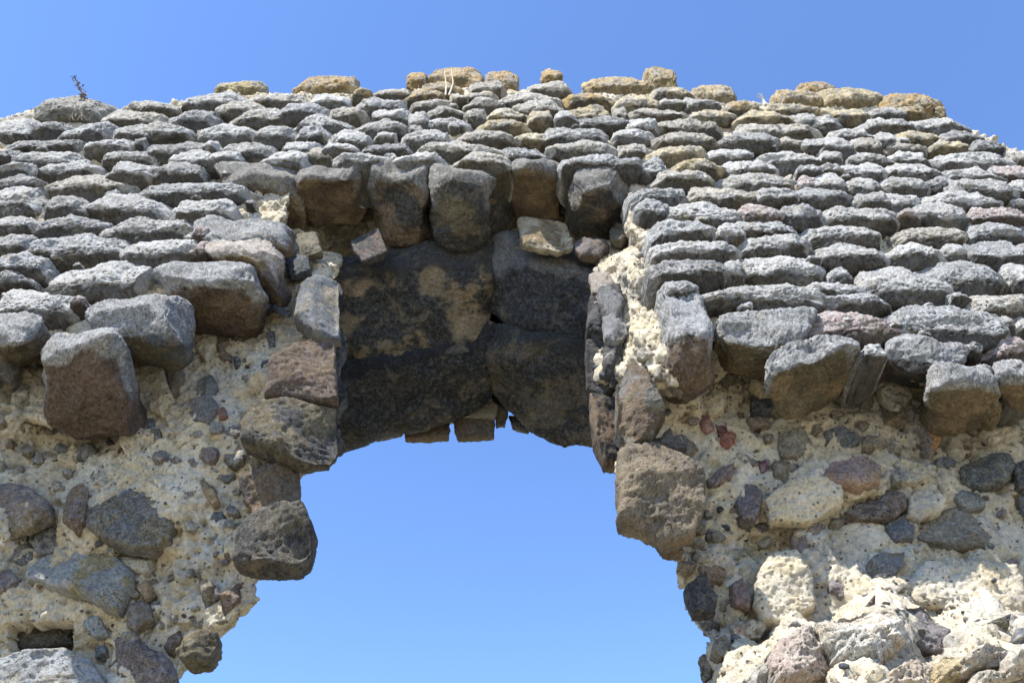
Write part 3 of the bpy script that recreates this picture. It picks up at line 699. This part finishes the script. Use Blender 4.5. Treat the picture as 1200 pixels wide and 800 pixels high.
# ------------------------------------------------------------------ rubble set in the mortar
def mean_off(pts):
    a = np.array([(p[0], p[1]) for p in pts], float)
    b_ = float(bat(a[:, 1].mean()))
    return float(core_off(np.array([a[:, 0].mean()]), np.array([a[:, 1].mean()]))[0]) - b_
def RB(pts, tint, c=.05, d=0.0, label=None, **k):
    return PS('rubble_stone', pts, mean_off(pts) + d, tint, label=label, c=c, **k)
RUB = [
 # left pier
 ([(-10,578),(14,572),(40,576),(60,592),(62,606),(40,618),(8,628),(-10,622)], PURPLE, .07, OLIVE),
 ([(76,595),(84,576),(100,568),(106,580),(102,615),(90,626),(76,612)], BROWN, .06, None),
 ([(102,606),(120,590),(150,577),(185,582),(208,592),(211,610),(200,635),(180,648),(150,646),(120,634),(104,622)], (.115,.115,.11), .09, OLIVE),
 ([(38,622),(55,614),(75,618),(84,628),(70,650),(48,654),(38,640)], (.2,.19,.18), .06, CHAR),
 ([(14,626),(34,624),(40,650),(30,664),(14,660)], SLATE, .05, OLIVE),
 ([(34,668),(60,650),(95,638),(130,648),(160,676),(158,690),(140,722),(100,706),(60,690),(34,682)], (.26,.265,.25), .09, (.30,.25,.12)),
 ([(-10,668),(14,668),(24,682),(8,696),(-10,694)], PURPLE, .05, None),
 ([(140,752),(165,756),(200,775),(210,800),(200,815),(150,815),(138,785)], (.13,.10,.085), .08, PURPLE),
 ([(-10,780),(30,768),(80,764),(110,776),(130,810),(-10,815)], (.33,.34,.34), .08, (.36,.33,.27)),
 ([(188,738),(212,736),(216,752),(200,768),(190,758)], RED, .05, None),
 ([(152,712),(172,700),(180,728),(160,742),(150,735)], (.17,.14,.1), .05, None),
 ([(160,690),(185,676),(190,690),(172,706)], TAN, .04, None),
 ([(198,420),(214,402),(224,412),(216,452),(204,470),(198,450)], (.20,.15,.10), .05, None),
 ([(232,445),(250,440),(258,460),(246,470),(232,462)], (.16,.165,.14), .03, None),
 ([(222,470),(248,462),(258,482),(246,500),(226,494)], (.17,.165,.16), .035, PURPLE),
 ([(-10,446),(12,442),(24,452),(10,478),(-10,470)], SLATE, .05, OLIVE),
 ([(256,406),(272,402),(272,424),(258,420)], (.22,.15,.12), .04, None),
 ([(232,558),(248,566),(258,590),(250,594),(240,580)], TAN, .04, None),
 ([(272,420),(280,418),(284,428),(276,432)], SLATE, .02, None),
 ([(284,422),(293,420),(292,430),(285,431)], CHAR, .02, None),
 ([(312,392),(322,390),(324,406),(316,412)], SLATE, .025, None),
 ([(172,492),(180,490),(182,502),(174,506)], SLATE, .02, None),
 ([(178,504),(188,502),(190,514),(181,516)], (.15,.14,.12), .02, None),
 ([(6,518),(16,512),(16,524),(8,526)], BROWN, .02, None),
 ([(256,480),(264,478),(268,490),(258,494)], (.25,.13,.10), .03, None),
 ([(140,655),(165,645),(185,652),(175,676),(155,672)], (.42,.38,.29), .05, None),
 ([(100,718),(118,726),(128,745),(112,748),(98,735)], (.3,.31,.3), .04, None),
 ([(112,758),(124,757),(126,768),(114,770)], SLATE, .03, None),
 ([(236,690),(250,684),(254,702),(240,712)], SLATE, .04, OLIVE),
 ([(262,640),(276,646),(278,660),(264,656)], BROWN, .04, None),
 ([(258,700),(280,690),(282,706),(262,722)], RED, .05, BROWN),
 # right pier
 ([(892,470),(902,466),(906,484),(900,490),(880,488),(880,465)], (.06,.065,.075), .05, None),
 ([(876,494),(898,490),(904,500),(880,504)], (.2,.155,.11), .03, None),
 ([(820,488),(832,486),(834,502),(828,508),(820,500)], (.32,.16,.13), .025, None),
 ([(840,503),(850,502),(852,512),(842,514)], (.12,.03,.03), .025, None),
 ([(844,516),(858,505),(864,508),(856,524),(845,533)], RUST, .03, None),
 ([(852,494),(866,492),(866,502),(854,506)], SLATE, .025, None),
 ([(966,508),(985,502),(1002,512),(1010,520),(990,526),(968,520)], (.085,.095,.10), .045, None),
 ([(1068,490),(1078,474),(1092,486),(1100,520),(1090,540),(1082,532),(1070,510)], ORANGE, .05, PURPLE),
 ([(1154,512),(1166,496),(1176,494),(1174,508),(1168,516)], CHAR, .04, None),
 ([(1126,548),(1150,534),(1180,536),(1186,552),(1176,570),(1150,576),(1128,566)], (.085,.09,.08), .06, OLIVE),
 ([(1186,548),(1210,540),(1215,580),(1190,572)], CHAR, .05, None),
 ([(1096,540),(1112,538),(1120,545),(1108,550),(1096,547)], SLATE, .03, None),
 ([(960,562),(975,544),(1010,538),(1030,552),(1028,572),(1000,576),(976,572)], (.25,.17,.155), .07, (.29,.19,.12)),
 ([(1042,555),(1055,540),(1078,548),(1090,562),(1070,572),(1046,566)], (.24,.24,.24), .05, SAND),
 ([(990,606),(1010,586),(1035,576),(1055,585),(1059,600),(1044,614),(1010,612)], (.09,.065,.045), .07, RED),
 ([(1036,618),(1062,603),(1070,622),(1066,638),(1046,638)], (.13,.13,.135), .06, None),
 ([(1071,622),(1082,604),(1115,597),(1130,606),(1156,635),(1152,648),(1110,646),(1074,636)], (.17,.16,.13), .08, (.24,.20,.14)),
 ([(1116,586),(1130,572),(1150,576),(1150,598),(1132,602)], (.15,.15,.135), .05, None),
 ([(1188,588),(1210,575),(1215,610),(1196,604)], SLATE, .05, None),
 ([(1018,660),(1032,648),(1058,650),(1056,666),(1034,690),(1022,682)], (.16,.155,.145), .06, None),
 ([(1060,656),(1080,650),(1098,656),(1086,668),(1062,668)], (.15,.14,.1), .04, None),
 ([(906,544),(918,540),(934,550),(926,566),(910,570),(904,558)], (.09,.07,.045), .04, OLIVE),
 ([(888,543),(900,541),(902,558),(892,556)], (.11,.04,.045), .025, None),
 ([(828,566),(842,552),(860,544),(856,562),(838,572)], (.2,.135,.115), .04, None),
 ([(861,592),(872,568),(886,572),(894,590),(884,614),(868,612)], (.16,.125,.12), .05, None),
 ([(896,580),(908,572),(912,580),(900,590)], SLATE, .03, None),
 ([(926,622),(952,612),(968,620),(950,642),(936,655),(930,645)], (.23,.16,.115), .05, PURPLE),
 ([(856,690),(868,680),(880,700),(876,716),(860,712)], (.2,.13,.11), .05, PURPLE),
 ([(970,682),(985,680),(994,698),(986,702),(974,694)], PURPLE, .03, None),
 ([(1008,720),(1022,702),(1026,712),(1016,726)], RED, .04, None),
 ([(1046,728),(1062,712),(1080,712),(1100,730),(1118,762),(1102,776),(1080,770),(1052,756)], (.155,.135,.125), .07, PURPLE),
 ([(1146,735),(1160,730),(1180,724),(1180,738),(1162,746)], CHAR, .04, OLIVE),
 ([(844,655),(862,645),(880,642),(876,652),(852,662)], (.36,.32,.22), .05, None),
 ([(816,668),(830,662),(850,672),(846,684),(824,684)], (.2,.14,.09), .05, None),
 ([(855,738),(880,728),(900,735),(888,748),(860,752)], (.3,.2,.13), .04, SAND),
 ([(836,752),(850,744),(858,764),(842,778),(832,768)], OLIVE, .05, BROWN),
 ([(820,770),(836,766),(842,790),(826,800)], BROWN, .05, OLIVE),
 ([(1030,470),(1050,462),(1056,480),(1060,500),(1036,500)], (.16,.10,.06), .05, OLIVE),
 ([(1002,454),(1018,450),(1024,474),(1008,480)], RED, .04, BROWN),
 ([(832,440),(860,420),(866,440),(852,456),(838,456)], (.2,.165,.09), .05, OLIVE),
 ([(850,400),(876,392),(890,408),(876,424),(856,420)], TAN, .05, None),
 ([(822,454),(838,450),(840,460),(826,464)], OLIVE, .025, None),
 ([(1178,478),(1192,472),(1192,484),(1180,488)], SLATE, .025, None),
]
RB([(10,731),(45,727),(82,726),(84,756),(50,760),(12,762)], (.06,.05,.038), d=.12, c=.03, c2=(.10,.08,.055), hi=.8, lo=2, label='added dark stone standing in for the shade inside the small square hole')  # dark brown fill added in the hole, its shade put into the colour
for pts, tint, c, c2 in RUB:
    RB(pts, np.asarray(tint) * 1.4, c=c, c2=None if c2 is None else np.asarray(c2) * 1.35, alpha=.3)
small = []
_b = [np.array(p[0], float) for p in RUB]
_cx = np.array([[b[:, 0].mean(), b[:, 1].mean(), max(np.ptp(b[:, 0]), np.ptp(b[:, 1])) / 2] for b in _b])
_taken = [tuple(c) for c in _cx] + [(46, 746, 40), (915, 690, 40), (940, 592, 42), (1000, 655, 38), (1125, 705, 70), (1043, 452, 30), (182, 455, 28), (238, 395, 26), (1085, 588, 24), (775, 580, 52), (322, 632, 48), (340, 508, 55), (1000, 765, 80), (1120, 785, 60), (350, 440, 45), (318, 575, 38), (748, 478, 28)]
_rr = np.random.default_rng(21)
tries = 0
while len(small) < 120 and tries < 6000:
    tries += 1
    x, y = _rr.uniform(-5, 1205), _rr.uniform(405, 815)
    low = np.interp(x, FACE_LOW[:, 0], FACE_LOW[:, 1])
    el, er = np.interp(y, EDGE_L[:, 0], EDGE_L[:, 1]), np.interp(y, EDGE_R[:, 0], EDGE_R[:, 1])
    sz = float(np.clip(np.exp(_rr.normal(math.log(11), .45)), 6, 26))
    if y < low + 45 + sz or (el - sz < x < er + sz): continue
    if any(math.hypot(x - a, y - b) < (sz + c) * 0.85 for a, b, c in _taken): continue
    _taken.append((x, y, sz))
    an = np.sort(_rr.uniform(0, 2 * math.pi, 7)); ro = _rr.uniform(-.6, .6); asp = _rr.uniform(.55, .95)
    pts = []
    for t_ in np.linspace(0, 2 * math.pi, 8)[:-1] + _rr.normal(0, .2, 7):
        k_ = sz * _rr.uniform(.75, 1.15); u_, v_ = k_ * math.cos(t_), k_ * asp * math.sin(t_)
        pts.append((x + u_ * math.cos(ro) - v_ * math.sin(ro), y + u_ * math.sin(ro) + v_ * math.cos(ro)))
    c_ = [(.2,.18,.15), (.16,.155,.15), (.24,.19,.13), (.17,.13,.115), (.3,.27,.21), (.13,.135,.135), (.4,.36,.28), (.23,.17,.14)][_rr.integers(8)]
    small.append(poly(pts, mean_off(pts) + _rr.normal(0.005, .012), np.asarray(c_) * 1.3, c=sz * .0026, alpha=.35, c2=(.3,.26,.19), kres=1.8))
o = merged('small_rubble_stones', small, M_STONE, wall)
o['label'] = 'fist sized rubble bedded in the mortar'

# pale mortar knobs and mortared blocks
for pts, tint, c, c2 in [
 ([(884,708),(886,674),(902,652),(930,648),(952,682),(953,715),(925,738),(895,732)], (.50,.45,.36), .07, (.46,.39,.27)),
 ([(895,590),(915,572),(960,552),(985,570),(984,596),(950,612),(905,612)], (.55,.52,.45), .09, (.5,.42,.28)),
 ([(962,640),(985,620),(1015,612),(1034,622),(1046,640),(1018,660),(1010,690),(985,690),(964,665)], (.58,.55,.48), .09, (.52,.44,.29)),
 ([(1056,690),(1080,664),(1120,660),(1190,666),(1200,720),(1180,752),(1130,750),(1098,720),(1060,712)], (.44,.37,.22), .10, (.42,.385,.30)),
 ([(1020,440),(1030,420),(1050,424),(1056,450),(1068,470),(1050,486),(1032,470)], (.52,.44,.27), .06, None),
 ([(160,445),(175,420),(190,430),(205,470),(192,490),(176,480)], (.52,.43,.27), .05, None),
 ([(222,380),(234,360),(246,375),(258,385),(254,410),(244,428),(230,410)], (.54,.46,.29), .05, None),
 ([(878,452),(884,424),(902,416),(910,440),(906,466),(890,468)], (.52,.47,.38), .08, None),
 ([(822,470),(838,452),(852,462),(848,484),(830,490)], (.5,.42,.28), .06, None),
 ([(1146,508),(1166,492),(1186,488),(1190,510),(1164,522)], (.5,.43,.30), .05, None),
 ([(140,520),(150,470),(166,470),(170,520),(158,548)], (.5,.44,.34), .05, None),
 ([(20,440),(50,432),(68,470),(60,500),(30,490)], (.5,.43,.30), .05, None),
 ([(1065,585),(1090,560),(1106,590),(1100,602),(1076,612),(1062,606)], (.50,.48,.42), .06, None),
 ]:
    V, Q, t = poly(pts, mean_off(pts) - .015, tint, c=c * .7, c2=c2, amp=1.0, facets=1, flat=.45)
    add('mortar_knob', V, Q, t, M_MORTAR, wall)
# sunlit ledge of fallen rubble at the foot, lower right
for pts, d, tint, c, c2 in [
 ([(900,775),(912,752),(935,744),(965,748),(978,765),(975,800),(905,805)], -.05, (.46,.36,.30), .12, (.5,.43,.36)),
 ([(955,740),(985,725),(1020,722),(1048,738),(1052,765),(1020,790),(975,785)], -.02, (.58,.54,.46), .12, (.52,.45,.35)),
 ([(1090,785),(1105,770),(1125,775),(1130,800),(1095,805)], -.05, (.36,.29,.17), .08, None),
 ([(1136,800),(1150,782),(1172,785),(1180,805),(1140,812)], -.05, (.52,.46,.36), .08, None),
 ([(1120,775),(1150,762),(1180,768),(1175,785),(1130,790)], -.03, (.5,.43,.34), .08, None),
 ([(1030,800),(1060,780),(1086,790),(1080,812),(1035,812)], -.05, (.44,.36,.27), .09, None),
 ([(1178,770),(1215,755),(1215,790),(1180,795)], -.03, (.52,.46,.38), .08, None),
 ([(866,800),(890,782),(905,792),(900,812),(868,812)], -.03, (.5,.46,.38), .08, None),
 ]:
    V, Q, t = poly(pts, mean_off(pts) + d, np.asarray(tint) * 1.5, c=c, c2=None if c2 is None else np.asarray(c2) * 1.5, amp=1.0, hi=.7)
    add('ledge_stone', V, Q, t, M_STONE, wall)

# small aggregate: pebbles standing proud of the mortar
def pebbles():
    rel = CORE_V - CAM
    zc = rel[:, 1] * CP + rel[:, 2] * SP
    px = 600 + F * rel[:, 0] / zc; py = 400 - F * (-rel[:, 1] * SP + rel[:, 2] * CP) / zc
    low = np.interp(px, FACE_LOW[:, 0], FACE_LOW[:, 1])
    ok = (px > -20) & (px < 1220) & (py < 820) & (py > low + 18) & (CORE_N[:, 1] < -0.25) & (rel[:, 1] < D + 0.75)
    idx = np.nonzero(ok)[0]
    r = np.random.default_rng(8)
    items = []
    cols = [SLATE, CHAR, (.16,.15,.14), (.2,.14,.1), (.24,.2,.15), (.13,.12,.12), RED, (.3,.29,.27), (.42,.37,.28), (.5,.45,.34), (.22,.21,.2)]
    for i in r.choice(idx, 600, replace=False):
        s = float(np.clip(np.exp(r.normal(math.log(0.0085), 0.5)), 0.004, 0.03))
        V, Q = template(5, 5, 5)
        p = V / np.linalg.norm(V, axis=1)[:, None]
        p = p * 0.7 + 0.3 * V
        sc3 = np.array([r.uniform(.8, 1.5), r.uniform(.6, 1), r.uniform(.55, 1.0)]) * s
        p = p * (1 + 0.25 * perlin(p * 1.7 + r.uniform(0, 99)))[:, None] * sc3
        a = r.uniform(-.7, .7); ca, sa = math.cos(a), math.sin(a)
        p = np.stack([p[:, 0] * ca - p[:, 2] * sa, p[:, 1], p[:, 0] * sa + p[:, 2] * ca], 1)
        W = p + CORE_V[i] - CORE_N[i] * s * 0.15
        c = np.asarray(cols[r.integers(len(cols))]) * r.uniform(.8, 1.2)
        items.append((W, Q, np.concatenate([np.repeat(c[None], len(W), 0), np.full((len(W), 1), .05)], 1)))
    o = merged('pebble_aggregate', items, M_STONE, wall)
    o['label'] = 'small pebbles set in the lime mortar'
pebbles()

# ------------------------------------------------------------------ loose stones on the wall top (each a thing)
def loose(x0, x1, yt, yb, tint, label, Y=.12, group='ochre stones lying along the wall top', e=3.2, roll=None, facets=4, alpha=.25, depth=None):
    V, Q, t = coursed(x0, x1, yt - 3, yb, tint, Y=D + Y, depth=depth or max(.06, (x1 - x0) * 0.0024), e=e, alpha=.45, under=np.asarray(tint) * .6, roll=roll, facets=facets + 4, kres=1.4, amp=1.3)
    o = add('loose_stone', V, Q, t, M_STONE, None, origin=np.array([V[:, 0].mean(), V[:, 1].mean(), V[:, 2].min()]))
    o['label'] = label; o['category'] = 'stone'; o['group'] = group
    return o
OC2 = (0.44, 0.30, 0.115); OC3 = (0.40, 0.26, 0.09)
loose(38,127,107,142,(.34,.325,.28),'broad domed grey stone under the dark dry weed on wall top', e=2.6, alpha=.5)
loose(255,310,94,109,(.46,.38,.20),'thin yellowish slab left of the big ochre capstone on wall top', Y=.2)
loose(347,419,85,113,OC2,'long rounded ochre capstone standing alone on the left half of the wall top', e=4)
loose(478,498,81,103,OC3,'small upright ochre stone beside the bleached stalks on wall top', e=4, Y=.16)
loose(503,564,73,103,OC2,'tallest ochre block behind the bleached stalks on wall top', e=4.5, Y=.22)
loose(570,606,79,107,OC3,'dark ochre square block just right of the tallest ochre block', e=5, Y=.2)
loose(635,657,80,94,OC2,'tiny ochre stone perched on a grey stone at mid wall top', e=4, Y=.14)
loose(684,766,87,111,(.48,.36,.19),'flat wide sandy ochre slab beside the round perched stone', e=3.2)
loose(756,793,70,104,(.38,.28,.12),'roundish ochre stone perched highest on the wall top', e=2.3, Y=.14, facets=7)
loose(809,861,97,119,(.48,.38,.22),'low wedge of ochre stone alone right of the perched round stone', e=3, Y=.16)
loose(904,962,103,122,(.46,.35,.19),'sloping ochre stone beside the pale feathery grass on wall top', e=3)
loose(940,976,93,111,OC3,'small rounded ochre stone resting atop two ochre stones at right', e=2.6, Y=.2)
loose(958,1044,98,126,(.46,.37,.21),'largest ochre boulder near the right end of the wall top', e=3)
loose(1032,1103,105,134,OC2,'last ochre boulder before the right end of the wall steps down', e=2.8)
loose(1096,1108,125,136,(.42,.34,.2),'tiny pale stone wedged right of the last ochre boulder', e=2.6, Y=.14)

# ------------------------------------------------------------------ dry plants on the top
def tube(pts, rad, n=6):
    pts = np.asarray(pts, float); V = []; Q = []
    m = len(pts)
    for i, p in enumerate(pts):
        d = pts[min(i + 1, m - 1)] - pts[max(i - 1, 0)]; d /= np.linalg.norm(d) + 1e-9
        a = np.cross(d, [0.3, 1, 0.2]); a /= np.linalg.norm(a); b = np.cross(d, a)
        r = rad * (1 - 0.6 * i / (m - 1))
        for k in range(n):
            t = 2 * math.pi * k / n
            V.append(p + r * (math.cos(t) * a + math.sin(t) * b))
    for i in range(m - 1):
        for k in range(n):
            Q.append((i * n + k, i * n + (k + 1) % n, (i + 1) * n + (k + 1) % n, (i + 1) * n + k))
    return np.array(V), np.array(Q)

def plant(name, root_px, label, cat):
    o = bpy.data.objects.new(name, None); o.location = Vector(P(*root_px)); o.empty_display_size = .05; col.objects.link(o)
    o['label'] = label; o['category'] = cat
    if name == 'grass_tuft': o['group'] = 'dry grass tufts on the wall top'
    return o
def join(parts):
    Vs, Qs, b = [], [], 0
    for V, Q in parts: Vs.append(V); Qs.append(Q + b); b += len(V)
    return np.concatenate(Vs), np.concatenate(Qs)
def wig(pxs, Y, r=0.006, sway=0.02):
    A = np.array([P(x, y, Y) for x, y in pxs])
    t = np.linspace(0, len(A) - 1, 5 * len(A))
    out = np.stack([np.interp(t, np.arange(len(A)), A[:, k]) for k in range(3)], 1)
    out[:, 1] += sway * np.sin(t * 2.1)
    return out
def leaves(center, n, spread, size, r):
    parts = []
    for _ in range(n):
        c = center + r.normal(0, 1, 3) * spread
        a = r.normal(size=3); a /= np.linalg.norm(a); b = np.cross(a, r.normal(size=3)); b /= np.linalg.norm(b)
        s = size * r.uniform(.5, 1.3)
        parts.append((np.array([c - a * s, c + b * s * .4, c + a * s, c - b * s * .4]), np.array([[0, 1, 2, 3]])))
    return parts
r9 = np.random.default_rng(9)
Yw = D + .18
Yw += .40
w = plant('dry_weed', (98, 116, Yw), 'dark dried weed sprig sprouting from the domed stone at the left wall top', 'weed')
V, Q = tube(wig([(98, 118), (94, 104), (88, 92)], Yw), .006); add('stem', V, Q, None, M_WEED, w)
pts = wig([(98, 114), (94, 104), (88, 93)], Yw)
lv = []
for p in pts: lv += leaves(p, 9, .012, .012, r9)
lv += leaves(P(98, 111, Yw), 30, .018, .012, r9)
V, Q = join(lv); add('leaves', V, Q, None, M_WEED, w)
w = plant('dry_stalk', (526, 110, D + .38), 'two bleached bare stalks standing before the tallest ochre block', 'weed')
for pl in ([(522, 112), (523, 98), (521, 84)], [(526, 112), (531, 96), (529, 82)]):
    V, Q = tube(wig(pl, D + .37, sway=.01), .0075); add('stem', V, Q, None, M_DRY, w)
w = plant('grass_tuft', (898, 122, D + .42), 'pale feathery dry grass tuft left of the sloping ochre stone', 'grass')
for k in range(9):
    a = r9.uniform(-12, 4); V, Q = tube(wig([(898 + r9.uniform(-3, 3), 122), (896 + a * .4, 115), (893 + a, 110 + r9.uniform(0, 5))], D + .42, sway=.01), .0025, 4); add('blade', V, Q, None, M_DRY, w)
w = plant('grass_tuft', (84, 142, D + .34), 'scraggly straw coloured dry roots hanging below the domed stone', 'grass')
for k in range(9):
    x = r9.uniform(74, 104); a = r9.uniform(-9, 9); V, Q = tube(np.array([P(x, 141, D + .33), P(x + a * .5, 136, D + .32), P(x + a, 131 + abs(a) * .4, D + .34)]), .0013, 4); add('blade', V, Q, None, M_STRAW, w)

# ------------------------------------------------------------------ ground
m = bpy.data.materials.new('dry_earth'); nt, N, L = nodes(m)
out = N.new('ShaderNodeOutputMaterial'); b = N.new('ShaderNodeBsdfPrincipled'); L.new(b.outputs[0], out.inputs[0]); b.inputs['Roughness'].default_value = 1
n1 = N.new('ShaderNodeTexNoise'); n1.inputs['Scale'].default_value = 0.8; n1.inputs['Detail'].default_value = 8
g = N.new('ShaderNodeNewGeometry'); L.new(g.outputs['Position'], n1.inputs['Vector'])
rp = N.new('ShaderNodeMix'); rp.data_type = 'RGBA'; rp.inputs[6].default_value = (.36, .31, .22, 1); rp.inputs[7].default_value = (.24, .22, .14, 1); L.new(n1.outputs['Fac'], rp.inputs[0]); L.new(rp.outputs[2], b.inputs['Base Color'])
n = 120
lin = np.sinh(np.linspace(-7.2, 7.2, n + 1)); lin = lin / lin.max() * 1500
X, Yg = np.meshgrid(lin, lin, indexing='ij')
Z = 0.05 * perlin(np.stack([X.ravel(), Yg.ravel(), X.ravel() * 0], 1) * .7).reshape(X.shape) * (np.hypot(X, Yg) < 60)
V = np.stack([X.ravel(), Yg.ravel(), Z.ravel()], 1)
i = np.arange(n * n); rr_ = i // n; cc_ = i % n; s = rr_ * (n + 1) + cc_
o = add('ground', V, np.stack([s, s + n + 1, s + n + 2, s + 1], -1), None, m, None, origin=(0, 0, 0)); o['kind'] = 'structure'

# ------------------------------------------------------------------ light and camera
SUN_EL = math.radians(55); SUN_AZ = math.radians(42)      # azimuth: from straight behind the viewer towards the left
to_sun = Vector((-math.sin(SUN_AZ) * math.cos(SUN_EL), -math.cos(SUN_AZ) * math.cos(SUN_EL), math.sin(SUN_EL)))
sd = bpy.data.lights.new('sun', 'SUN'); sd.energy = 5.0; sd.angle = math.radians(0.53); sd.color = (1.0, 0.955, 0.88)
so = bpy.data.objects.new('sun', sd); col.objects.link(so); so.rotation_euler = to_sun.to_track_quat('Z', 'Y').to_euler()
wd = bpy.data.worlds.new('World'); sc.world = wd; wd.use_nodes = True
nt = wd.node_tree; nt.nodes.clear()
sky = nt.nodes.new('ShaderNodeTexSky'); sky.sky_type = 'NISHITA'; sky.sun_disc = False
sky.sun_elevation = SUN_EL
sky.sun_rotation = math.atan2(to_sun.x, to_sun.y)          # 0 = +Y, clockwise towards +X
sky.air_density = 1.0; sky.dust_density = 0.0; sky.ozone_density = 5; sky.altitude = 800
bg = nt.nodes.new('ShaderNodeBackground'); bg.inputs['Strength'].default_value = 0.15
ow = nt.nodes.new('ShaderNodeOutputWorld'); mul = nt.nodes.new('ShaderNodeMix'); mul.data_type = 'RGBA'; mul.blend_type = 'MULTIPLY'; mul.inputs[0].default_value = 1
mul.inputs[7].default_value = (0.90, 0.97, 1.10, 1); nt.links.new(sky.outputs[0], mul.inputs[6]); nt.links.new(mul.outputs[2], bg.inputs[0]); nt.links.new(bg.outputs[0], ow.inputs[0])

cd = bpy.data.cameras.new('camera'); cd.sensor_width = 36; cd.lens = 30; cd.clip_end = 5000; cd.clip_start = 0.05
co = bpy.data.objects.new('camera', cd); col.objects.link(co); co.location = Vector(CAM); co.rotation_euler = (math.radians(90) + PITCH, 0, 0)
sc.camera = co
vs = sc.view_settings; vs.view_transform = 'Standard'; vs.look = 'None'; vs.gamma = 1; vs.exposure = 1.15; vs.use_curve_mapping = False
sc.cycles.max_bounces = 6; sc.cycles.diffuse_bounces = 4
